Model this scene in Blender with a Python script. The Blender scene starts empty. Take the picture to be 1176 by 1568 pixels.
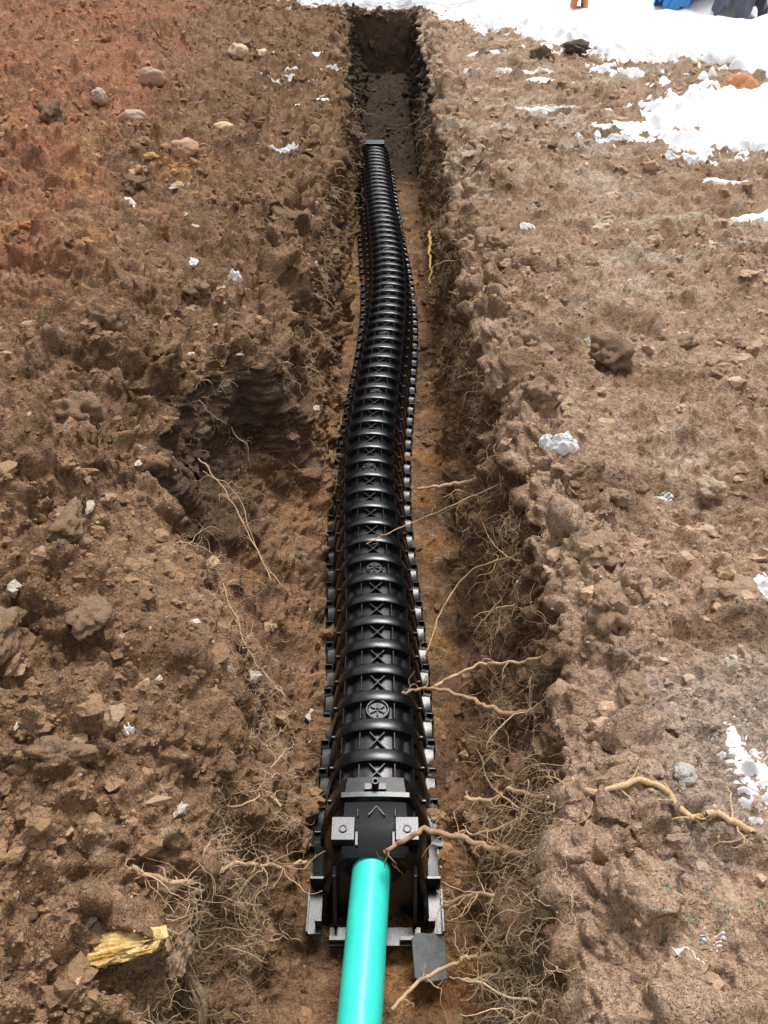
import bpy, math, numpy as np
from mathutils import Vector
rng=np.random.default_rng(7)
D=.77
# ------------------------------------------------------------------ helpers
perm=rng.permutation(256).astype(np.int32); perm=np.concatenate([perm,perm,perm])
gr=rng.normal(size=(256,3)).astype(np.float32); gr/=np.linalg.norm(gr,axis=1)[:,None]
def noise(x,y,z=0.0):
    x=np.asarray(x,np.float32);y=np.asarray(y,np.float32);z=np.asarray(z,np.float32)+np.zeros_like(x)
    xi=np.floor(x).astype(np.int32);yi=np.floor(y).astype(np.int32);zi=np.floor(z).astype(np.int32)
    xf=x-xi;yf=y-yi;zf=z-zi
    u=xf*xf*xf*(xf*(xf*6-15)+10);v=yf*yf*yf*(yf*(yf*6-15)+10);w=zf*zf*zf*(zf*(zf*6-15)+10)
    xi&=255;yi&=255;zi&=255
    def g(a,b,c):
        h=perm[perm[perm[xi+a]+yi+b]+zi+c]
        q=gr[h]
        return q[...,0]*(xf-a)+q[...,1]*(yf-b)+q[...,2]*(zf-c)
    x00=g(0,0,0);x00+=u*(g(1,0,0)-x00)
    x10=g(0,1,0);x10+=u*(g(1,1,0)-x10)
    x01=g(0,0,1);x01+=u*(g(1,0,1)-x01)
    x11=g(0,1,1);x11+=u*(g(1,1,1)-x11)
    a=x00+v*(x10-x00);b=x01+v*(x11-x01)
    return (a+w*(b-a))*1.6
def ss(a,b,x):
    t=np.clip((x-a)/(b-a),0,1);return t*t*(3-2*t)
def interp(y,p):
    return np.interp(y,[q[0] for q in p],[q[1] for q in p])
def link(ob):
    bpy.context.scene.collection.objects.link(ob);return ob
def fastmesh(name,V,F,col=None,mat=None,smooth=True):
    me=bpy.data.meshes.new(name)
    V=np.asarray(V,np.float32);F=np.asarray(F,np.int32)
    k=F.shape[1];n=len(F)
    me.vertices.add(len(V));me.vertices.foreach_set('co',V.ravel())
    me.loops.add(n*k);me.loops.foreach_set('vertex_index',F.ravel())
    me.polygons.add(n);me.polygons.foreach_set('loop_start',np.arange(0,n*k,k,dtype=np.int32))
    me.polygons.foreach_set('loop_total',np.full(n,k,np.int32))
    me.polygons.foreach_set('use_smooth',np.full(n,smooth))
    me.update(calc_edges=True);me.validate()
    if col is not None:
        a=me.color_attributes.new('Col','FLOAT_COLOR','POINT')
        c=np.ones((len(V),4),np.float32);c[:,:3]=col
        a.data.foreach_set('color',c.ravel())
    if mat: me.materials.append(mat)
    return link(bpy.data.objects.new(name,me))
def gridfaces(nr,nc,off=0):
    i=np.arange(nr*nc).reshape(nr,nc)+off
    return np.stack([i[:-1,:-1],i[:-1,1:],i[1:,1:],i[1:,:-1]],-1).reshape(-1,4)
# ------------------------------------------------------------------ materials
def mat(name,base=(.5,.5,.5),rough=.8,attr=False,nscale=60,namt=.3,bump=((150,.003),),spec=.3,detail=3,vor=()):
    m=bpy.data.materials.new(name);m.use_nodes=True
    nt=m.node_tree;N=nt.nodes;L=nt.links;b=N['Principled BSDF']
    b.inputs['Roughness'].default_value=rough
    b.inputs['Specular IOR Level'].default_value=spec
    tc=N.new('ShaderNodeTexCoord')
    n=N.new('ShaderNodeTexNoise');n.inputs['Scale'].default_value=nscale;n.inputs['Detail'].default_value=detail
    n.inputs['Roughness'].default_value=.75
    L.new(tc.outputs['Object'],n.inputs['Vector'])
    mr=N.new('ShaderNodeMapRange');mr.inputs[1].default_value=.3;mr.inputs[2].default_value=.7
    mr.inputs[3].default_value=1-namt;mr.inputs[4].default_value=1+namt
    L.new(n.outputs['Fac'],mr.inputs[0])
    mx=N.new('ShaderNodeVectorMath');mx.operation='SCALE'
    if attr:
        a=N.new('ShaderNodeAttribute');a.attribute_name='Col';L.new(a.outputs['Color'],mx.inputs[0])
    else:
        mx.inputs[0].default_value=base
    L.new(mr.outputs[0],mx.inputs['Scale'])
    L.new(mx.outputs[0],b.inputs['Base Color'])
    prev=None
    def addb(out,dist,inv=False):
        nonlocal prev
        bp=N.new('ShaderNodeBump');bp.inputs['Distance'].default_value=dist;bp.inputs['Strength'].default_value=1;bp.invert=inv
        L.new(out,bp.inputs['Height'])
        if prev: L.new(prev.outputs[0],bp.inputs['Normal'])
        prev=bp
    for sc,dist in vor:
        vn=N.new('ShaderNodeTexVoronoi');vn.feature='F1';vn.inputs['Scale'].default_value=sc
        L.new(tc.outputs['Object'],vn.inputs['Vector']);addb(vn.outputs['Distance'],dist,True)
    for sc,dist in bump:
        nn=N.new('ShaderNodeTexNoise');nn.inputs['Scale'].default_value=sc;nn.inputs['Detail'].default_value=3
        nn.inputs['Roughness'].default_value=.7
        L.new(tc.outputs['Object'],nn.inputs['Vector']);addb(nn.outputs['Fac'],dist)
    if prev: L.new(prev.outputs[0],b.inputs['Normal'])
    return m
M_soil=mat('soil',attr=True,rough=.97,nscale=85,namt=.34,bump=((42,.028),(170,.009)),spec=.12,vor=((95,.006),))
M_clod=mat('clod',attr=True,rough=.95,nscale=110,namt=.22,bump=((120,.010),),spec=.12)
M_snow=mat('snow_mat',base=(.90,.91,.925),rough=.7,nscale=30,namt=.02,bump=((40,.004),),spec=.3)
M_root=mat('root_bark',attr=True,rough=.85,nscale=150,namt=.25,bump=((300,.002),))
M_black=mat('black_plastic',base=(.006,.0065,.008),rough=.23,nscale=15,namt=.3,bump=((250,.0005),),spec=.7)
M_teal=mat('teal_pvc',base=(.055,.84,.70),rough=.34,nscale=12,namt=.07,bump=((30,.0008),),spec=.45)
M_scrap=mat('dark_slate_plastic',base=(.16,.17,.175),rough=.6,nscale=60,namt=.25,bump=((200,.001),))
M_wood=mat('fresh_wood',attr=True,rough=.8,nscale=60,namt=.25,bump=((60,.008),(200,.003)))
# ------------------------------------------------------------------ terrain
RR=[(-4,.45),(.5,.42),(.84,.42),(1.38,.47),(1.9,.49),(2.7,.47),(3.3,.45),(5.2,.44),(7,.47),(14,.52)]
RL=[(-4,-.5),(.5,-.50),(.9,-.47),(1.17,-.43),(1.38,-.45),(1.70,-.48),(1.95,-.62),(2.2,-.78),(2.75,-.82),(2.92,-.72),(3.02,-.48),(3.33,-.45),(4.1,-.4),(5.2,-.38),(9.8,-.38),(14,-.55)]
FR=[(-4,.26),(.9,.25),(1.6,.27),(2.5,.32),(4,.34),(14,.36)]
g=np.exp(np.linspace(math.log(.5),math.log(17.6),1150))-1.0
ys=np.concatenate([[-200,-40,-10,-4.6,-4.2,-4.0,-3.8,-3,-2.2,-1.6,-1.1,-.8],g,np.linspace(13.85,14.2,50),[18,20,25,40,80,200]])
ys=np.unique(ys)
nG,nW,nF=370,185,95
nr=len(ys)
W=.55*(.777*np.clip(ys,-.5,17)+1.007)+.4
def n1d(s,o): return noise(ys/s,ys*0+o)
xr=interp(ys,RR)+.05*n1d(.45,3.3)+.045*n1d(.16,7.3)+.02*n1d(.06,9.3)
xl=interp(ys,RL)+.05*n1d(.4,13.3)+.045*n1d(.15,17.3)+.02*n1d(.06,19.3)
fl=-.27+.03*n1d(.5,23.3);fr=interp(ys,FR)+.03*n1d(.5,33.3)
Dy=D*ss(-4.2,-3.9,ys)*(1-ss(13.93,14.12,ys))
rzl=-(.04+.16*(1-ss(1.9,2.2,ys)))*(Dy/D)
rzr=-(.045+.03*n1d(.3,43.1))*(Dy/D)
rec=ss(1.8,2.15,ys)*(1-ss(2.95,3.2,ys))
o=np.ones(nr)
cols=[];zs=[];zone=[]
q=np.linspace(1,0,nG+1)[:-1]
for xx in (200,60,20):
    cols.append(-xx*o);zs.append(0*o);zone.append(0)
for a in q:
    x=xl-(W+xl)*a
    cols.append(x);zs.append(rzl*np.exp(-(xl-x)/.15));zone.append(0)
for a in np.linspace(0,1,nW+1)[:-1]:
    frec=.12*a/.42 if a<.42 else .12+.88*(a-.42)/.58
    f=(.40*a+.60*a**1.5)*(1-rec)+rec*frec
    zf=(1-(1-a)**1.2)*(1-rec)+rec*a
    cols.append(xl+(fl-xl)*f);zs.append(rzl+(-Dy-rzl)*zf);zone.append(1)
for a in np.linspace(0,1,nF+1)[:-1]:
    cols.append(fl+(fr-fl)*a);zs.append(-Dy);zone.append(2)
for a in np.linspace(1,0,nW+1)[:-1]:
    f=.32*a+.68*a**2.1
    cols.append(xr+(fr-xr)*f);zs.append(rzr+(-Dy-rzr)*(1-(1-a)**1.35));zone.append(3)
for a in q[::-1]-q[-1]:
    x=xr+(W-xr)*a
    cols.append(x);zs.append(rzr*np.exp(-(x-xr)/.09));zone.append(4)
for xx in (20,60,200):
    cols.append(xx*o);zs.append(0*o);zone.append(4)
X=np.stack(cols,1);Z=np.stack(zs,1);Y=np.repeat(ys[:,None],X.shape[1],1);zone=np.array(zone)
Xb=X.copy();nc=X.shape[1]
ZN=np.repeat(zone[None],nr,0)
left=(ZN==0);right=(ZN==4);wall=(ZN==1)|(ZN==3);floor=(ZN==2)
Z=Z+left*(.55*ss(1.3,4.5,-X)*ss(2.5,8,Y)*(1-ss(20,60,Y))*(1-ss(15,60,-X)))
Z=Z+left*(.12*ss(.85,1.3,-X)*ss(.6,1.6,Y)*(1-ss(2.2,3.4,Y)))
for mx_,my_,mr_,mh_ in ((-1.25,3.0,.30,.16),(-1.7,4.1,.4,.18),(-1.05,2.15,.22,.10),(-.95,1.55,.2,.09),(-1.3,1.9,.25,.12),(-1.0,3.75,.25,.10),(-.8,1.15,.16,.07),(-2.4,5.6,.5,.22),(-1.5,6.3,.4,.12)):
    Z=Z+left*mh_*np.exp(-(((X-mx_)**2+(Y-my_)**2)/mr_**2)**1.5)
gm=left*ss(6.2,7,Y)*(1-ss(11,12,Y))*(1-ss(1.0,1.5,-X))
Z=Z-gm*.035*(.5+.5*np.sin(Y*2*math.pi/.85+noise(X/.4,Y/.4)*1.5))
rd=np.where(right,X-xr[:,None],xl[:,None]-X)
ridge=(left|right)*np.exp(-((rd-.14)/.10)**2)*(Y<13.5)*(Y>-3.5)
ridge=ridge*np.where(left&(Y<2.2),.25,1)
Z=Z+ridge*(.030+.08*np.abs(noise(X/.16+4,Y/.16)))*np.where(right,1,.9)
def normals(X,Y,Z):
    P=np.stack([X,Y,Z],-1)
    du=np.gradient(P,axis=1);dv=np.gradient(P,axis=0)
    n=np.cross(du,dv);n/=np.linalg.norm(n,axis=-1)[...,None]+1e-12
    return n
n=normals(X,Y,Z)
rough=np.where(left,1.1,np.where(right,.78,np.where(wall,.9,.5)))
k=np.ones(25)/25
rough=np.apply_along_axis(lambda r:np.convolve(np.pad(r,12,mode='edge'),k,'valid'),1,rough[:1])[0][None]*np.ones((nr,1))
rough=rough*(1+.5*ridge)
smf=(left|(ZN==1))*(Xb<-.3)*(Xb>-.95)*ss(1.15,1.45,Y)*(1-ss(1.95,2.15,Y))*np.exp(-np.clip(rd-.25,0,9)/.1)
rough=rough*(1-.55*np.clip(smf,0,1))
vis=((Y>-3.5)&(Y<30)).astype(np.float32)
def P3(s,o=0): return (X/s+o,Y/s+o*.7,Z/s+o*1.3)
n1=noise(*P3(.62));n2=np.abs(noise(*P3(.24,5)));n3=np.abs(noise(*P3(.095,11)));n4=np.abs(noise(*P3(.042,17)));n5=noise(*P3(.017,23));n5b=noise(*P3(.009,29))
n6=noise(*P3(.055,31));n7=noise(*P3(.13,37));n8=noise(*P3(.028,47))
patch=ss(-.25,.35,noise(*P3(.9,41)))
lumps=np.clip(n6-.15,0,1)*.07*(.4+.6*patch)+np.clip(n7-.2,0,1)*.13*(1-patch*.5)+np.clip(n8-.1,0,1)*.03
disp=rough*(.06*n1+.085*(n2-.25)+.048*(n3-.25)*(.5+patch)+.024*(n4-.25)+.008*n5+.0035*n5b+lumps)
disp+=wall*.04*noise(Y/.11,X/.5,Z/.6)
sc=(right|left)*ss(3.2,5,Y)*(1-ss(11,13,Y))*np.where(right,1,.6*(1-ss(1.2,1.8,-X)))
disp+=sc*(.022*noise(X/1.2,Y/.16+2)+.014*noise(X/.7,Y/.07+9))
disp*=vis
X=X+n[...,0]*disp;Y=Y+n[...,1]*disp;Z=Z+n[...,2]*disp
n=normals(X,Y,Z)
# colours
def C(*c): return np.array(c,np.float32)
cn=noise(Xb/.5,Y/.5,Z/.5);cm=noise(Xb/.17+3,Y/.17,Z/.17);cf=noise(Xb/.05+3,Y/.05,Z/.05)
col=np.zeros(X.shape+(3,),np.float32)
def mixc(c,m):
    global col
    m=np.clip(m,0,1)[...,None].astype(np.float32);col=col*(1-m)+c*m
mixc(C(.40,.25,.145),left*1.0)
mixc(C(.255,.155,.09),left*ss(-.1,.5,cm+.5*cn))
mixc(C(.60,.415,.28),right*1.0)
mixc(C(.40,.26,.16),right*ss(.0,.6,cm+.6*cn))
redm=left*ss(.5,1.8,-Xb-.12*Y+.45*cn)*ss(2.6,4.4,Y)*(1-ss(13,16,Y))
mixc(C(.55,.26,.145),redm*(.7+.6*cn))
mixc(C(.66,.36,.16),left*ss(.1,.55,noise(Xb/.35+9,Y/.6,0*Y)+.3*cf)*ss(.9,1.5,-Xb)*ss(3,4,Y)*(1-ss(6,8,Y))*.8)
dep=-Z/D
wf=wall|floor
mixc(C(.27,.165,.10),wf*1.0)
mixc(C(.40,.235,.13),wf*ss(.3,.8,dep+.35*cn))
mixc(C(.51,.265,.115),wf*ss(.1,.6,noise(Y/.25,Z/.2+4,Xb/.3))*ss(.45,.85,dep))
mixc(C(.18,.112,.07),wf*ss(.0,.5,cm+.3*cf)*.8)
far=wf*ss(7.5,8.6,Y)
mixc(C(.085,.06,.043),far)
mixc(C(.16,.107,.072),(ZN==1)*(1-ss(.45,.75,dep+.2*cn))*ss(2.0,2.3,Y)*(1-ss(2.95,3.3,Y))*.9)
mixc(C(.38,.235,.135),(left|wall)*(Xb<0)*(1-ss(1.8,2.1,Y))*.5)
pale=right*ss(.05,.55,noise(Xb/.9+1,Y/.22,0*Y)+.25*cf)*ss(2.4,5,Y)*(1-ss(12,14,Y))
mixc(C(.80,.68,.53),pale*.8)
pn=right*(1-ss(1.2,1.7,Y))*ss(.5,.75,Xb+.15*cn)
mixc(C(.57,.44,.35),pn*ss(-.3,.3,cn))
mixc(C(.76,.61,.45),right*np.exp(-((Xb-1.06)**2+(Y-2.33)**2)/.03)*.8*ss(-.2,.2,cf))
mixc(C(.62,.46,.31),(1-far)*ss(.4,.65,cf)*.5)
mixc(C(.12,.08,.055),ss(.35,.6,noise(Xb/.035+8,Y/.035,Z/.035))*.55)
mixc(C(.21,.13,.078),(left|right)*ss(.25,.6,noise(Xb/.32+21,Y/.32,0*Y)+.2*cf)*.6)
mixc(C(.25,.17,.115),(wall|floor)*ss(13.85,14.0,Y))  # far end wall: soil colour lightened to offset its backlit shade
col*=(1+.18*cf[...,None]+.12*n5[...,None])
col=np.clip(col,.02,.9)
F=gridfaces(nr,nc)
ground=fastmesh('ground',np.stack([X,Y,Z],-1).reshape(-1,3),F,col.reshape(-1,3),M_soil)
rowY=ys
def look(x,y):
    i=int(np.clip(np.searchsorted(rowY,y),0,nr-1));j=int(np.clip(np.searchsorted(Xb[i],x),0,nc-1))
    return i,j
def tp(x,y):
    i,j=look(x,y);return np.array([X[i,j],Y[i,j],Z[i,j]])
def tzv(x,y):
    i=np.clip(np.searchsorted(rowY,y.ravel()),0,nr-1)
    out=np.empty(i.shape);xv=x.ravel()
    for r in np.unique(i):
        m=i==r;out[m]=np.interp(xv[m],Xb[r],Z[r])
    return out.reshape(x.shape)
# ------------------------------------------------------------------ clods / pebbles
import bmesh
def ico(sub):
    bm=bmesh.new();bmesh.ops.create_icosphere(bm,subdivisions=sub,radius=1)
    v=np.array([a.co[:] for a in bm.verts]);f=np.array([[q.index for q in a.verts] for a in bm.faces]);bm.free();return v,f
I1=ico(1);I2=ico(2);I4=ico(4)
def blobs(P,S,colr,name,m,ang=.35,I=I2,flat=.75,seed=0,smooth=True):
    V0,F0=I
    r=np.random.default_rng(seed);n_=len(P)
    sc=S[:,None]*r.uniform(.6,1.35,(n_,3));sc[:,2]*=flat
    A=r.normal(size=(n_,3,3));Q=np.linalg.qr(A)[0]
    V=V0[None]*np.ones((n_,1,1))
    ofs=r.uniform(0,200,(n_,1,3))
    q=V*1.1+ofs
    d=noise(q[...,0],q[...,1],q[...,2]);q2=V*2.6+ofs
    d2=noise(q2[...,0],q2[...,1],q2[...,2]);q3=V*6+ofs
    d3=noise(q3[...,0],q3[...,1],q3[...,2]) if len(V0)>100 else 0
    V=V*(1+ang*d+ang*.7*d2+ang*.45*d3)[...,None]
    V=np.einsum('nij,nkj->nki',Q,V)*sc[:,None,:]+P[:,None,:]
    Fx=(F0[None]+(np.arange(n_)*len(V0))[:,None,None]).reshape(-1,3)
    cc=np.repeat(colr[:,None,:],len(V0),1).reshape(-1,3)
    return fastmesh(name,V.reshape(-1,3),Fx,cc,m,smooth)
NC=52000
ri=rng.integers(12,nr-12,NC*3);ci=rng.integers(5,nc-5,NC*3)
dens=.35+.9*patch[ri,ci];dens=np.where(ZN[ri,ci]==4,dens*.7,dens);dens=np.where(wall[ri,ci],dens*.6,dens);dens=np.where(floor[ri,ci],dens*.8,dens)
kp=rng.uniform(0,1.2,NC*3)<dens
kp&=(Y[ri,ci]<17)&(Y[ri,ci]>-.6)&(abs(Xb[ri,ci])<9)
ri=ri[kp][:NC];ci=ci[kp][:NC]
P=np.stack([X[ri,ci],Y[ri,ci],Z[ri,ci]],1)
depth=.777*P[:,1]+.629*(1.6-P[:,2])
S=.0021*np.exp(rng.exponential(.55,len(P)))*(.5+.34*depth)
S=np.minimum(S,.020+.0035*depth)
S[wall[ri,ci]]*=.75
cc=col[ri,ci]*rng.uniform(.8,1.22,(len(P),1))
pb=rng.uniform(size=len(P))+np.where(wf[ri,ci]&(P[:,1]>7.5),1,0)
cc[pb<.018]=C(.70,.62,.53);cc[(pb>.018)&(pb<.035)]=C(.62,.43,.26);cc[(pb>.035)&(pb<.05)]=C(.15,.125,.105)
big=S>.0035*depth
P[:,2]-=S*.1
blobs(P[~big],S[~big],cc[~big],'soil_crumbs',M_clod,.5,I1,.8,3,False)
blobs(P[big],S[big],cc[big],'soil_clods',M_clod,.75,I2,.7,4,False)
def stone(x,y,s,c,name='stone',sunk=.2,flat=.75,ang=.25,seed=1):
    p=tp(x,y)+np.array([0,0,s*(flat-sunk)*.7])
    b=blobs(np.array([[0,0,0.]]),np.array([s]),np.array([c]),name,M_clod,ang,I4,flat,seed);b.location=p;return b
ST=[(-1.43,5.97,.085,(.66,.42,.26)),(-1.23,6.5,.075,(.82,.62,.38)),(-1.62,9.95,.1,(.8,.62,.4)),(-1.37,10.1,.07,(.82,.66,.42)),(-2.0,6.8,.08,(.66,.5,.38)),(-2.15,8.1,.09,(.62,.45,.32)),(-2.37,7.2,.08,(.66,.53,.42)),(3.44,8.4,.17,(.76,.36,.18)),(.66,.97,.02,(.6,.56,.52)),(-1.35,5.3,.04,(.66,.46,.28))]
for i,(x,y,s,c) in enumerate(ST): stone(x,y,s,C(*c),'stone',.0,.75,.22,i+5)
CL=[(.95,2.98,.075,(.27,.18,.12)),(1.285,3.14,.06,(.34,.24,.16)),(1.1,2.08,.04,(.6,.46,.32)),(-2.3,5.9,.12,(.26,.165,.10)),(-1.65,5.4,.10,(.26,.165,.11)),(2.2,10.3,.11,(.17,.13,.10)),(1.75,10.0,.10,(.2,.15,.11)),(-1.9,3.3,.10,(.28,.18,.11)),(-.95,1.7,.06,(.3,.2,.125)),(-.8,1.45,.05,(.3,.2,.125)),(.75,2.0,.05,(.42,.3,.2)),(.62,1.5,.055,(.4,.27,.175)),(-1.1,2.4,.07,(.3,.2,.125)),(-1.0,1.35,.06,(.3,.2,.125)),(.64,1.75,.06,(.4,.27,.175)),(.6,1.2,.05,(.4,.28,.18)),(1.0,1.6,.06,(.46,.32,.22)),(-1.15,3.0,.08,(.27,.18,.115)),(-.9,3.6,.06,(.3,.2,.125)),(.62,3.1,.06,(.38,.26,.17)),(.6,4.2,.07,(.38,.26,.17)),(-1.3,4.4,.1,(.38,.21,.12)),(-.75,1.05,.05,(.3,.2,.125)),(.6,2.6,.06,(.38,.26,.17))]
for i,(x,y,s,c) in enumerate(CL): stone(x,y,s,C(*c),'dirt_clod',.45,.75,.5,i+50)
# ------------------------------------------------------------------ snow
xe=[(3.6,6.5),(4.2,5.0),(5.3,3.3),(5.9,2.7),(6.5,2.15),(7.2,2.05),(7.9,2.5),(8.7,2.7),(9.75,2.5),(11.5,1.8),(13,1.0),(14.1,.62),(14.3,-.2),(14.6,-.9),(15.2,-1.2),(17,-4),(30,-20),(200,-120)]
yy=np.unique(np.concatenate([np.linspace(3.6,17.5,430),[19,22,30,50,90,190]]));
uu=np.linspace(0,1,330)
XX=np.empty((len(yy),len(uu)+2))
for i,y in enumerate(yy):
    a=interp(y,xe)-1.0;XX[i,:-2]=a+uu*6.5;XX[i,-2]=40;XX[i,-1]=190
XX[:,-2]=np.maximum(XX[:,-2],XX[:,-3]+5)
YY=np.repeat(yy[:,None],XX.shape[1],1)
SD=XX-interp(YY.ravel(),xe).reshape(YY.shape)
edge=1-ss(.3,1.1,SD)
tz=np.where(YY<18,tzv(XX,np.minimum(YY,17)),0)
h=np.clip(SD*.14,-.12,.13)+.07*noise(XX/.5,YY/.5)+.07*noise(XX/.17,YY/.17)*(.25+.75*edge)+.035*noise(XX/.06,YY/.06)*(.12+.88*edge)-.01
h+=.35*ss(1.5,4,SD)*ss(9,13,YY)*(.5+noise(XX/.9,YY/.9))
bare=np.exp(-((XX-3.45)**2/.25+(YY-9.2)**2/.9))
h-=.22*bare*(1+noise(XX/.15,YY/.15))
h=np.where((YY<14.15)&(XX<.62),-.5,h)
edge=np.maximum(edge,np.clip(bare*2,0,1))
ZZ=tz*edge+h+.02*(1-edge)
fastmesh('snow',np.stack([XX,YY,ZZ],-1).reshape(-1,3),gridfaces(*XX.shape),None,M_snow)
SP=[(.64,2.34,.055,.035,.03),(.59,2.36,.025,.02,.03),(-1.0,4.02,.035,.06,.04),(-.75,3.8,.035,.03,.03),(-1.62,5.08,.04,.05,.04),(.92,3.2,.03,.02,.02),(.82,4.57,.05,.03,.02),(.84,1.03,.08,.12,.006),(.93,1.02,.07,.10,.006),(1.09,1.61,.06,.07,.012),(2.25,4.83,.16,.08,.04),(2.45,4.9,.12,.09,.04),(2.26,5.4,.14,.06,.02),(1.7,8.8,.25,.14,.02),(-.78,6.3,.12,.04,.015),(-.85,10.36,.42,.12,.025),(-.75,9.5,.3,.07,.012),(-.68,7.98,.25,.12,.022),(-.95,8.9,.25,.05,.012),(-.62,1.15,.012,.02,.02),(.63,.66,.04,.02,.003),(.57,.61,.03,.04,.003),(.70,.72,.02,.02,.003),(1.2,10.5,.2,.12,.02),(.9,9.2,.12,.05,.015),(2.0,7.1,.25,.12,.02),(1.7,6.6,.22,.05,.012),(1.4,7.6,.3,.05,.012),(.95,2.1,.03,.02,.006),(1.5,9.3,.3,.1,.015),(2.1,6.0,.2,.06,.015),(1.1,4.0,.05,.02,.01),(.8,6.3,.08,.04,.008)]
Vs=[];Fs=[];off=0
for i,(x,y,a,b,hh) in enumerate(SP):
    m=61;g1=np.linspace(-1.25,1.25,m);gx,gy=np.meshgrid(g1,g1)
    px=x+gx*a;py=y+gy*b
    r=np.sqrt(gx**2+gy**2)
    thin=hh<.02
    hh=min(hh,1.0*min(a,b)) if not thin else hh
    nn=noise(gx*1.7+i*7,gy*1.7+i*3)*.6+noise(gx*4+i*7,gy*4+i*3)*(.5 if thin else .25)+noise(gx*9+i*7,gy*9)*(.25 if thin else .06)
    tz=tzv(px,py)
    if not thin:
        tz[:]=tz.mean() if max(a,b)<.08 else tz
        kk=np.ones(21)/21
        for ax_ in(0,1): tz=np.apply_along_axis(lambda r_:np.convolve(np.pad(r_,10,mode='edge'),kk,'valid'),ax_,tz)
        tz+=.008
    zz=tz+hh*(np.clip(.9-r*r,-1.5,1)+nn*1.1)-.004
    zz=np.where(r>1.2,zz-.1,zz)
    Vs.append(np.stack([px,py,zz],-1).reshape(-1,3));Fs.append(gridfaces(m,m,off));off+=m*m
fastmesh('snow_patches',np.concatenate(Vs),np.concatenate(Fs),None,M_snow)
# ------------------------------------------------------------------ tubes
class Tubes:
    def __init__(s): s.V=[];s.F=[];s.C=[];s.n=0
    def add(s,pts,rad,c,sides=5):
        pts=np.asarray(pts,float);k_=len(pts);rad=np.broadcast_to(rad,(k_,))
        t=np.gradient(pts,axis=0);t/=np.linalg.norm(t,axis=1)[:,None]+1e-9
        a=np.where(abs(t[:,2:3])<.9,np.array([[0,0,1.]]),np.array([[1.,0,0]]))
        u=np.cross(t,a);u/=np.linalg.norm(u,axis=1)[:,None]+1e-9;w=np.cross(t,u)
        th=np.arange(sides)*2*math.pi/sides
        R=pts[:,None]+(u[:,None]*np.cos(th)[None,:,None]+w[:,None]*np.sin(th)[None,:,None])*rad[:,None,None]
        s.V.append(R.reshape(-1,3))
        i=np.arange(k_*sides).reshape(k_,sides)+s.n;j=np.roll(i,-1,1)
        s.F.append(np.stack([i[:-1],j[:-1],j[1:],i[1:]],-1).reshape(-1,4))
        s.C.append(np.repeat(np.asarray(c)[None],k_*sides,0));s.n+=k_*sides
    def build(s,name,m):
        return fastmesh(name,np.concatenate(s.V),np.concatenate(s.F),np.concatenate(s.C),m)
def smooth(pts,k_=8):
    p=np.array(pts,float);p=np.vstack([2*p[0]-p[1],p,2*p[-1]-p[-2]]);o_=[]
    for i in range(1,len(p)-2):
        for t in np.linspace(0,1,k_,endpoint=False):
            o_.append(.5*((2*p[i])+(-p[i-1]+p[i+1])*t+(2*p[i-1]-5*p[i]+4*p[i+1]-p[i+2])*t*t+(-p[i-1]+3*p[i]-3*p[i+1]+p[i+2])*t**3))
    o_.append(p[-2]);return np.array(o_)
def strand(T,p,d,L,r,c,grav=.25,wig=.45,sides=4,steps=None):
    k_=steps or int(rng.integers(7,13));st=L/k_;pts=[np.array(p,float)];d=np.array(d,float);d/=np.linalg.norm(d)+1e-9
    for _ in range(k_):
        d=d+rng.normal(size=3)*wig+np.array([0,0,-grav]);d/=np.linalg.norm(d);pts.append(pts[-1]+d*st)
    T.add(pts,np.linspace(r,r*.35,k_+1),c,sides);return pts
def main_root(pts,r0,r1,c,name='tree_root',br=8):
    T=Tubes();p=smooth(pts,9)
    p[1:-1]+=np.stack([noise(np.arange(len(p)-2)*.35+k_*31+r0*999,np.zeros(len(p)-2)+k_) for k_ in range(3)],1)*(.006+r0*1.3)
    k_=len(p);rr=np.linspace(r0,r1,k_)*(1+.35*noise(np.arange(k_)*.5+r0*777,np.zeros(k_)))
    T.add(p,rr,c,8)
    for _ in range(br):
        i=rng.integers(1,k_-1);d=rng.normal(size=3)
        b=strand(T,p[i],d,rng.uniform(.04,.16),rr[i]*.3+.0006,np.array(c)*rng.uniform(.8,1.15),.15,.4)
        if rng.uniform()<.7: strand(T,b[4],rng.normal(size=3),rng.uniform(.02,.08),.0009,c,.15,.5)
    return T.build(name,M_root)
tan=(.72,.50,.29);brn=(.50,.31,.18)
main_root([(.0,1.07,-.455),(.06,1.10,-.44),(.12,1.12,-.43),(.23,1.08,-.41),(.34,1.01,-.34),(.46,.97,-.22)],.006,.010,C(*brn))
main_root([(.057,1.59,-.435),(.11,1.60,-.43),(.15,1.6,-.425),(.25,1.55,-.40),(.31,1.50,-.38),(.375,1.43,-.33),(.46,1.39,-.25)],.004,.009,C(*brn))
main_root([(.155,1.6,-.425),(.22,1.62,-.39),(.315,1.62,-.33),(.40,1.56,-.25),(.5,1.47,-.10)],.006,.004,C(*tan),br=6)
main_root([(.146,2.69,-.45),(.22,2.68,-.43),(.31,2.66,-.40),(.40,2.60,-.33),(.52,2.5,-.24)],.006,.011,C(.7,.48,.3),br=5)
r4=[tp(.49,.93)+[0,0,.012],tp(.58,.95)+[0,0,.014],tp(.65,.89)+[0,0,.012],tp(.71,.885)+[0,0,.01],tp(.78,.86)+[0,0,.004]]
main_root([(.24,1.26,-.5),(.30,1.21,-.43),(.35,1.18,-.33),(.41,1.04,-.14)]+r4,.006,.007,C(*tan),br=44)
main_root([tuple(tp(-.56,.84)+[0,0,.01]),tuple(tp(-.47,.85)+[0,0,.02]),(-.36,.98,-.34),(-.29,1.04,-.47),(-.22,1.09,-.55)],.006,.004,C(*tan),br=44)
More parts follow.
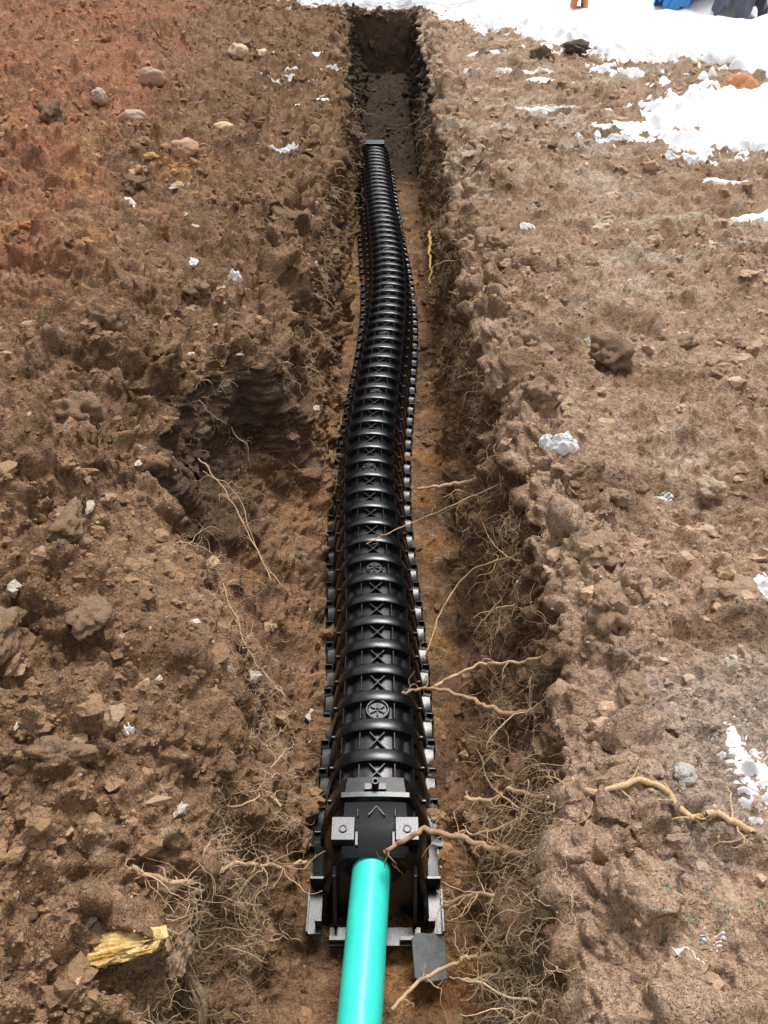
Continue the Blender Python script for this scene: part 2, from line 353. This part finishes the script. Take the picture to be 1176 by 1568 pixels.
main_root([(-.07,2.32,-.44),(.02,2.37,-.425),(.137,2.43,-.41),(.286,2.4,-.30),(.5,2.4,-.17)],.0018,.003,C(.65,.46,.26),br=3)
main_root([(.147,1.87,-.6),(.18,1.97,-.58),(.228,2.08,-.54),(.327,2.16,-.44),(.47,1.99,-.19)],.002,.004,C(.7,.5,.25),br=5)
main_root([(0.02,.76,-.66),(.1,.83,-.66),(.2,.86,-.62),(.26,.85,-.56),(.36,.77,-.36),(.48,.75,-.2)],.005,.006,C(*tan),br=20)
main_root([(.2,.80,-.58),(.3,.78,-.48),(.38,.76,-.36),(.45,.80,-.25)],.004,.005,C(*tan),br=24)
main_root([(.16,1.0,-.62),(.24,.98,-.5),(.32,.92,-.38),(.42,.9,-.2)],.004,.006,C(*tan),br=34)
main_root([(.20,1.15,-.5),(.28,1.1,-.4),(.36,1.08,-.28),(.45,1.1,-.12)],.003,.005,C(*tan),br=34)
main_root([(-.70,2.42,-.10),(-.60,2.35,-.2),(-.52,2.25,-.3),(-.42,2.1,-.42)],.003,.0025,C(*tan),br=8)
main_root([(-.70,2.45,-.18),(-.58,2.45,-.3),(-.5,2.3,-.45),(-.4,2.2,-.56)],.002,.002,C(*tan),br=6)
main_root([(.345,5.93,-.48),(.33,5.6,-.46),(.325,5.4,-.50),(.32,5.19,-.58)],.012,.006,C(.72,.48,.16),br=2)
main_root([(-.5,1.75,-.1),(-.42,1.6,-.22),(-.36,1.55,-.3),(-.3,1.5,-.34)],.002,.002,C(*tan),br=12)
main_root([(-.48,1.25,-.15),(-.40,1.22,-.25),(-.34,1.2,-.33),(-.28,1.15,-.36)],.002,.003,C(*tan),br=16)
main_root([(.35,1.9,-.55),(.42,1.95,-.35),(.5,2.0,-.12),(.55,2.05,-.02)],.003,.003,C(*brn),br=12)
T=Tubes()
wl=[j for j in range(nc) if zone[j]==1];wr=[j for j in range(nc) if zone[j]==3]
SPEC=[(1,4.25,.02),(1,4.1,.05),(1,3.7,.1),(1,3.3,.1),(1,5.5,.05),(1,6.2,.05),(1,1.0,.3),(1,.95,.4),(1,1.05,.5),(1,.85,.5),(1,1.2,.4),(1,.8,.3),(1,1.1,.2),(1,.9,.6),(1,4.8,.1),(1,7.0,.1),(0,2.75,.02),(0,2.8,.05),(0,1.75,.3),(0,1.6,.4),(0,1.1,.3),(0,1.0,.3),(0,.95,.5),(0,.9,.2),(0,1.25,.3),(0,1.4,.2),(0,.8,.3),(0,1.9,.2),(0,2.3,.3),(0,3.2,.1),(0,3.8,.1),(0,4.5,.1),(0,1.05,.1),(0,.85,.6),(0,1.15,.5),(0,1.5,.5),(0,2.0,.4),(0,2.6,.3),(0,5.5,.15),(0,6.5,.2)]
for c_ in range(600+len(SPEC)*2):
    side=rng.uniform()<.40
    y=.5+9*rng.uniform()**1.8
    fq=rng.uniform(0,.8)**1.25
    sp=c_<len(SPEC)*2
    if sp: side,y,fq=SPEC[c_//2];side=bool(side)
    if side and 1.9<y<2.9 and not sp and rng.uniform()<.7: continue
    i=int(np.searchsorted(rowY,y));w_=wl if side else wr
    j=w_[int(fq*(len(w_)-1))] if side else w_[::-1][int(fq*(len(w_)-1))]
    c0=(np.array([.76,.56,.35]) if rng.uniform()<.65 else np.array([.45,.30,.18]))*rng.uniform(.7,1.12)
    dp=.777*y+1.3
    near=y<2.4
    thick=rng.uniform()<.22
    spread=rng.choice([6,14])
    for _ in range(rng.integers(4,22 if near else 13)+(8 if sp else 0)):
        ii=int(np.clip(i+rng.normal()*spread,12,nr-10));jj=int(np.clip(j+rng.normal()*spread,wl[0]-6,wr[-1]+6))
        p=np.array([X[ii,jj],Y[ii,jj],Z[ii,jj]]);nn=n[ii,jj]
        d=nn*1.0+rng.normal(size=3)*.8;d[0]+=(.5 if side else -.5)
        L_=rng.exponential(.06)+.015;L_=min(L_,.22)
        r_=max(.0008*rng.uniform(.5,2.0),.00036*dp)
        b=strand(T,p-nn*.004,d,L_,r_,c0*rng.uniform(.8,1.15),.16,.42,3)
        if L_>.05:
            for __ in range(3): strand(T,b[rng.integers(2,6)],rng.normal(size=3),L_*.45,r_*.7,c0,.12,.5,3,6)
    if thick:
        p=np.array([X[i,j],Y[i,j],Z[i,j]]);d=n[i,j]+rng.normal(size=3)*.6
        b=strand(T,p-d*.01,d,rng.uniform(.1,.28),rng.uniform(.002,.004),c0,.08,.25,5,14)
        for __ in range(6): strand(T,b[rng.integers(2,12)],rng.normal(size=3),.07,.001,c0,.12,.5,3,7)
for _ in range(2000):
    ii=rng.integers(15,nr-60);jj=rng.integers(5,nc-5)
    if abs(Xb[ii,jj])>9 or Y[ii,jj]>11: continue
    p=np.array([X[ii,jj],Y[ii,jj],Z[ii,jj]+.003]);d=rng.normal(size=3);d[2]*=.2
    dp=.777*p[1]+1.3
    strand(T,p,d,rng.uniform(.015,.07)*(.5+.2*dp),max(.0006,.0003*dp),np.array(tan)*rng.uniform(.6,1.2),0.02,.25,3,6)
T.build('fine_roots',M_root)
# ------------------------------------------------------------------ leaching chamber
CP=[(0.8,-.02),(1.1,-.022),(1.94,-.02),(2.3,-.04),(2.61,-.065),(3.0,-.072),(3.35,-.058),(4.06,-.010),(4.68,.03),(5.33,.035),(6.06,.0),(7.05,-.05),(8.4,-.10)]
_fy=np.linspace(.8,8.4,300);_fx=interp(_fy,CP)
_fx=np.convolve(np.pad(_fx,14,mode='edge'),np.ones(29)/29,'valid')
def cx(y): return np.interp(y,_fy,_fx)
Z0=-.760
prof=np.array([(.168,.03),(.163,.07),(.156,.11),(.148,.15),(.139,.19),(.128,.228),(.108,.260),(.076,.281),(.038,.291),(0,.294)])
nrm=np.array([(.98,.1),(.98,.15),(.98,.2),(.97,.25),(.94,.33),(.85,.5),(.7,.7),(.45,.9),(.2,1),(0,1)])
def section(h,fl_=.2):
    p=prof+nrm*(h-1)*.024
    half=np.vstack([[fl_,0],[fl_,.016],[fl_-.006,.024],[p[0]],p[1:]])
    lh=half.copy();rh=half[::-1][1:].copy();lh[:,0]*=-1
    return np.vstack([lh,rh])
class Boxes:
    def __init__(s): s.V=[];s.F=[];s.n=0
    def box(s,c,h,ax=None):
        c=np.array(c,float);ax=np.eye(3) if ax is None else np.array(ax,float)
        v=np.array([[a,b,d] for a in(-1,1) for b in(-1,1) for d in(-1,1)])*np.array(h)
        s.V.append(c+v@ax);f=np.array([[0,1,3,2],[4,6,7,5],[0,4,5,1],[2,3,7,6],[0,2,6,4],[1,5,7,3]])+s.n
        s.F.append(f);s.n+=8
    def cyl(s,c,r,h,axis=(0,0,1),k_=20,inner=None):
        a=Vector(axis).normalized();Q=np.array(a.to_track_quat('Z','Y').to_matrix())
        th=np.arange(k_)*2*math.pi/k_
        rings=[(r,-h),(r,h*.7),(r*.93,h)]
        rings+= [(inner,h),(inner,h*.3)] if inner else []
        V=[]
        for R,z in rings: V+= [Q@np.array([R*math.cos(t),R*math.sin(t),z])+np.array(c) for t in th]
        V.append(Q@np.array([0,0,rings[-1][1]])+np.array(c))
        m=len(rings);f=[]
        for g_ in range(m-1):
            for i in range(k_):
                j=(i+1)%k_;f.append([g_*k_+i,g_*k_+j,(g_+1)*k_+j,(g_+1)*k_+i])
        for i in range(0,k_):
            j=(i+1)%k_;b=(m-1)*k_;f.append([b+i,b+j,m*k_,m*k_])
        s.V.append(np.array(V));f=np.array(f);s.F.append(f+s.n);s.n+=len(V)
    def build(s,name,m,bev=0):
        V=np.concatenate(s.V);F=np.concatenate(s.F)
        me=bpy.data.meshes.new(name)
        me.from_pydata(V.tolist(),[],[list(dict.fromkeys(f)) for f in F.tolist()]);me.materials.append(m)
        ob=link(bpy.data.objects.new(name,me))
        if bev:
            b=ob.modifiers.new('b','BEVEL');b.width=bev;b.segments=2;b.limit_method='ANGLE'
        return ob
y0,y1,per=1.19,8.33,.1115
pat=[(0,0),(.058,0),(.061,.5),(.0635,.92),(.067,1.0),(.083,1.04),(.1015,1.0),(.105,.92),(.1085,.5)]
rows=[];yv=y0;k_=0
while yv<y1:
    for s,h in pat: rows.append((yv+s,h,.200 if h>.5 else .196))
    yv+=per;k_+=1
nper=k_
rows.append((yv,0,.196))
VV=[]
for y,h,f_ in rows:
    s_=section(h,f_);VV.append(np.stack([s_[:,0]+cx(y),np.full(len(s_),y),s_[:,1]+Z0],1))
VV=np.array(VV)
parent=link(bpy.data.objects.new('leaching_chamber',None))
shell=fastmesh('ribbed_shell',VV.reshape(-1,3),gridfaces(VV.shape[0],VV.shape[1]),None,M_black,smooth=True)
try: shell.data.set_sharp_from_angle(angle=math.radians(30))
except Exception: pass
shell.parent=parent
B=Boxes()
for k_ in range(nper):
    ya=y0+k_*per+.0290;xc=cx(ya)
    mark=(k_%6==3)
    if not mark:
        for sg in(-1,1):
            a=math.radians(50)*sg
            ax=[[math.cos(a),math.sin(a),0],[-math.sin(a),math.cos(a),0],[0,0,1]]
            B.box((xc,ya,Z0+.276),(.037,.002,.010),ax)
    for sg in(-1,1):
        for xx,zz,nx,nz in((.050,.269,.4,.92),(.103,.244,.75,.66)):
            B.box((xc+sg*xx,ya,Z0+zz),(.0022,.030,.013),[[nz,0,-sg*nx],[0,1,0],[sg*nx,0,nz]])
        for zz in(.05,.08,.11,.14,.17,.20):
            xx=np.interp(zz,prof[:,1],prof[:,0])-.016
            B.box((xc+sg*xx,ya,Z0+zz),(.011,.030,.002),[[.8,0,-.6*sg],[0,1,0],[.6*sg,0,.8]])
        yr=y0+k_*per+.084
        B.box((cx(yr)+sg*.141,yr,Z0+.212),(.006,.003,.010))
        B.box((cx(yr)+sg*.184,yr,Z0+.032),(.012,.0022,.012))
    if mark:
        B.cyl((xc,ya,Z0+.272),.032,.012,k_=28)
        for a in(30,90,150,210,270,330):
            t=math.radians(a);B.box((xc+.014*math.cos(t),ya+.014*math.sin(t),Z0+.286),(.011,.003,.004),[[math.cos(t),math.sin(t),0],[-math.sin(t),math.cos(t),0],[0,0,1]])
B.cyl((cx(1.555),1.555,Z0+.279),.040,.010,k_=28,inner=.032)
d=B.build('gussets_and_louvres',M_black,.0012);d.parent=parent
def capfar():
    s_=section(1.15,.2);V=[];ya=8.36
    for y,sc in((ya,1),(ya+.03,1.0),(ya+.06,.9)):
        V.append(np.stack([s_[:,0]*sc+cx(y),np.full(len(s_),y),s_[:,1]*sc+Z0],1))
    V.append(np.stack([s_[:,0]*0+cx(ya),np.full(len(s_),ya+.07),s_[:,1]*.0+Z0],1))
    V=np.array(V);return fastmesh('far_end_cap',V.reshape(-1,3),gridfaces(V.shape[0],V.shape[1]),None,M_black)
capfar().parent=parent
B=Boxes();B.box((cx(8.35),8.40,Z0+.30),(.10,.07,.012));o_=B.build('far_end_cap_lip',M_black,.003);o_.parent=parent
# near end cap
cap=link(bpy.data.objects.new('chamber_end_cap',None))
xc=-.025
def outl(w,hh,tw,fb=0.0):
    pts=[(w+fb,0),(w+fb,.03),(w,.035),(w-.004,.10),(w-.02,.18),(tw+.012,hh-.035),(tw,hh-.012),(tw-.012,hh),(tw*.4,hh+.004),(0,hh+.005)]
    L_=[(-a,b) for a,b in pts];return np.array(L_+pts[::-1][1:])
secs=[(1.305,0,outl(.165,.292,.095,.03)),(1.255,0,outl(.165,.296,.10,.03)),(1.25,0,outl(.172,.305,.11,.035)),(1.235,0,outl(.172,.305,.11,.035)),(1.23,0,outl(.160,.285,.10,.03)),(1.17,-.02,outl(.158,.262,.105,.03)),(1.12,-.07,outl(.150,.250,.105,.02)),(1.11,-.08,outl(.140,.238,.095,.0)),(1.12,-.08,outl(.125,.222,.08,.0)),(1.12,-.08,outl(.06,.12,.04,.0)*[1,1]+[0,.06])]
V=[]
for y,tilt,s_ in secs:
    V.append(np.stack([s_[:,0]+xc,y+tilt*(1-s_[:,1]/.3)*1.3,s_[:,1]+Z0],1))
c0=V[-1].mean(0);V.append(np.repeat(c0[None],len(V[-1]),0));V=np.array(V)
o_=fastmesh('cap_body',V.reshape(-1,3),gridfaces(V.shape[0],V.shape[1]),None,M_black)
try:o_.data.set_sharp_from_angle(angle=math.radians(30))
except Exception: pass
o_.parent=cap
B=Boxes()
for sg in(-1,1):
    B.box((xc+sg*.090,1.150,Z0+.266),(.032,.034,.022))
    B.cyl((xc+sg*.090,1.148,Z0+.288),.012,.004,k_=18,inner=.008)
    B.box((xc+sg*.090,1.122,Z0+.225),(.030,.006,.03))
    B.box((xc+sg*.052,1.13,Z0+.235),(.004,.02,.035))
    B.box((xc+sg*.112,1.03,Z0+.13),(.005,.02,.10),[[1,0,0],[0,.85,-.3],[0,.3,.95]])
    B.box((xc+sg*.174,1.03,Z0+.035),(.020,.06,.005))
    B.box((xc+sg*.193,1.03,Z0+.045),(.003,.06,.012))
    B.box((xc+sg*.170,1.10,Z0+.07),(.020,.004,.035))
    B.box((xc+sg*.160,.99,Z0+.06),(.010,.004,.025))
    B.box((xc+sg*.10,.960,Z0+.025),(.03,.006,.015))
B.box((xc,.972,Z0+.012),(.13,.025,.008))
B.cyl((xc,1.268,Z0+.316),.011,.020,k_=16,inner=.006)
B.box((xc,1.268,Z0+.303),(.032,.010,.006))
o_=B.build('cap_brackets',M_black,.004);o_.parent=cap
pa=np.array([-.030,1.18,-.587]);pb=np.array([-.060,.67,-.533]);dv=(pb-pa);dv/=np.linalg.norm(dv)
T=Tubes()
hp=[(-.05,.056),(-.05,.066),(.010,.066),(.014,.071),(.026,.071),(.030,.066),(.032,.0600),(-.01,.058)]
T.add([pa+dv*a for a,_ in hp],np.array([b for _,b in hp]),(0,0,0),40)
o_=T.build('pipe_hub',M_black);o_.parent=cap
try:o_.data.set_sharp_from_angle(angle=math.radians(30))
except Exception: pass
T=Tubes()
ts=np.linspace(.0,2.6,60);cl=np.array([pa+dv*t for t in ts])
T.add(cl,.0545,(0,0,0),64);T.add(cl[::-1],.049,(0,0,0),64)
T.build('teal_drain_pipe',M_teal)
bm=bmesh.new();o2=[(-.045,-.05),(-.01,-.062),(.045,-.055),(.048,.03),(.02,.055),(-.03,.06),(-.048,.045)]
vs=[bm.verts.new((a,b,0)) for a,b in o2];f=bm.faces.new(vs)
r_=bmesh.ops.extrude_face_region(bm,geom=[f]);bmesh.ops.translate(bm,verts=[e for e in r_['geom'] if isinstance(e,bmesh.types.BMVert)],vec=(0,0,.012))
bmesh.ops.recalc_face_normals(bm,faces=bm.faces);me=bpy.data.meshes.new('slate_scrap');bm.to_mesh(me);bm.free();me.materials.append(M_scrap)
o_=link(bpy.data.objects.new('slate_scrap',me));o_.location=(.125,.905,-.71);o_.rotation_euler=(math.radians(12),math.radians(4),.05)
b=o_.modifiers.new('b','BEVEL');b.width=.003;b.segments=2
def chunk(name,p,ax,L_,r_,c,seed,flatz=.6,bend=0):
    m=72;k_=70;th=np.linspace(0,2*math.pi,m,endpoint=False);tt=np.linspace(0,1,k_)
    TT,HH=np.meshgrid(tt,th,indexing='ij')
    R=r_*(1+.3*noise(np.cos(HH)*1.2+seed,np.sin(HH)*1.2,TT*2.5)+.3*noise(np.cos(HH)*4+seed,np.sin(HH)*4,TT*2.5)+.2*noise(np.cos(HH)*9+seed,np.sin(HH)*9,TT*6))*np.where(TT<.02,.05,1)*np.where(TT>.98,.05,1)*(1-.35*TT)
    end=L_*(TT-.5)+.5*L_*noise(np.cos(HH)*4+seed,np.sin(HH)*4,0*TT)*(abs(TT-.5)*2)**4
    V=np.stack([end,R*np.cos(HH)+bend*np.sin(TT*5),R*np.sin(HH)*flatz],-1)
    a=np.array(ax,float);a/=np.linalg.norm(a);u=np.cross([0,0,1],a);u/=np.linalg.norm(u);w=np.cross(a,u)
    V=V[...,0:1]*a+V[...,1:2]*u+V[...,2:3]*w+np.array(p)
    V=np.concatenate([V,V[:,:1]],1)
    q=np.clip(.5+noise(TT*2+seed,HH*5)*1.2,0,1)[...,None];q=np.concatenate([q,q[:,:1]],1)
    cc=np.array(c[0])*(1-q)+np.array(c[1])*q
    return fastmesh(name,V.reshape(-1,3),gridfaces(k_,m+1),cc.reshape(-1,3),M_wood)
w=chunk('broken_wood',tp(-.55,.68)+[0,0,.026],(1,.15,.1),.12,.032,((.66,.36,.08),(.88,.66,.32)),3,.6)
pA=tp(-.46,.72);pB=tp(-.40,.62)
s=chunk('root_stump',(pA+pB)/2+[0,0,.012],(pB-pA),.15,.022,((.27,.175,.105),(.44,.31,.19)),9,.9,.010)
s2=chunk('root_stump',tp(-.47,.745)+[0,0,.02],(.3,.6,.5),.08,.032,((.30,.20,.13),(.5,.36,.24)),19,.9)
T=Tubes()
for _ in range(70):
    c_=[(.86,.66),(.66,.72),(.60,.66)][rng.integers(3)]
    x=c_[0]+rng.normal()*.05;y=c_[1]+rng.normal()*.03
    strand(T,tp(x,y)+[0,0,.004],rng.normal(size=3)*[1,1,.1],rng.uniform(.004,.014),.0012,(.25,.62,.5),0,.3,4,4)
T.build('pipe_shavings',M_root)
def cloth(name,x,y,a,b,hh,c,seed,rot=0):
    m=50;g1=np.linspace(-1,1,m);gx,gy=np.meshgrid(g1,g1)
    z=hh*(1-.7*gx**2-.6*gy**2)+.12*hh/.3*np.abs(noise(gx*2+seed,gy*2))+.03*noise(gx*7+seed,gy*7)
    px=gx*a*(1+.12*noise(gy*3+seed,gx*0));py=gy*b*(1+.12*noise(gx*3+seed,gy*0))
    V=np.stack([x+px*math.cos(rot)-py*math.sin(rot),y+px*math.sin(rot)+py*math.cos(rot),z],-1)
    mm=mat(name+'_mat',base=c,rough=.5,nscale=8,namt=.15,bump=((12,.02),))
    return fastmesh(name,V.reshape(-1,3),gridfaces(m,m),None,mm)
cloth('blue_tarp',4.25,12.9,.50,.30,.85,(.08,.34,.75),3,.3)
cloth('grey_tarp',4.75,12.4,.26,.30,.85,(.16,.16,.21),8,.6)
cloth('orange_cloth',2.75,13.1,.12,.12,.55,(.75,.25,.12),12)
# ------------------------------------------------------------------ light
sd=Vector((.15,.45,1.0)).normalized();el=math.asin(sd.z);az=math.atan2(sd.x,sd.y)
w=bpy.data.worlds.new('World');bpy.context.scene.world=w;w.use_nodes=True;nt=w.node_tree
bg=nt.nodes['Background'];sk=nt.nodes.new('ShaderNodeTexSky');sk.sky_type='NISHITA';sk.sun_disc=False
sk.sun_elevation=el;sk.sun_rotation=az;sk.air_density=1.0;sk.dust_density=3.0
hs=nt.nodes.new('ShaderNodeHueSaturation');hs.inputs['Saturation'].default_value=.2
nt.links.new(sk.outputs[0],hs.inputs['Color']);nt.links.new(hs.outputs[0],bg.inputs[0]);bg.inputs[1].default_value=.15
L_=bpy.data.lights.new('sun','SUN');L_.energy=2.7;L_.angle=math.radians(22);L_.color=(1,.96,.91)
lo=link(bpy.data.objects.new('sun',L_));lo.rotation_mode='QUATERNION';lo.rotation_quaternion=sd.to_track_quat('Z','Y')
cam=bpy.data.cameras.new('camera');co=link(bpy.data.objects.new('camera',cam));co.location=(0,0,1.6)
co.rotation_euler=(math.radians(51),0,0);cam.sensor_fit='VERTICAL';cam.sensor_height=24;cam.sensor_width=18;cam.lens=24*1200/1568
cam.clip_start=.05;cam.clip_end=600
sc_=bpy.context.scene;sc_.camera=co
sc_.view_settings.view_transform='Standard';sc_.view_settings.look='None';sc_.view_settings.exposure=0
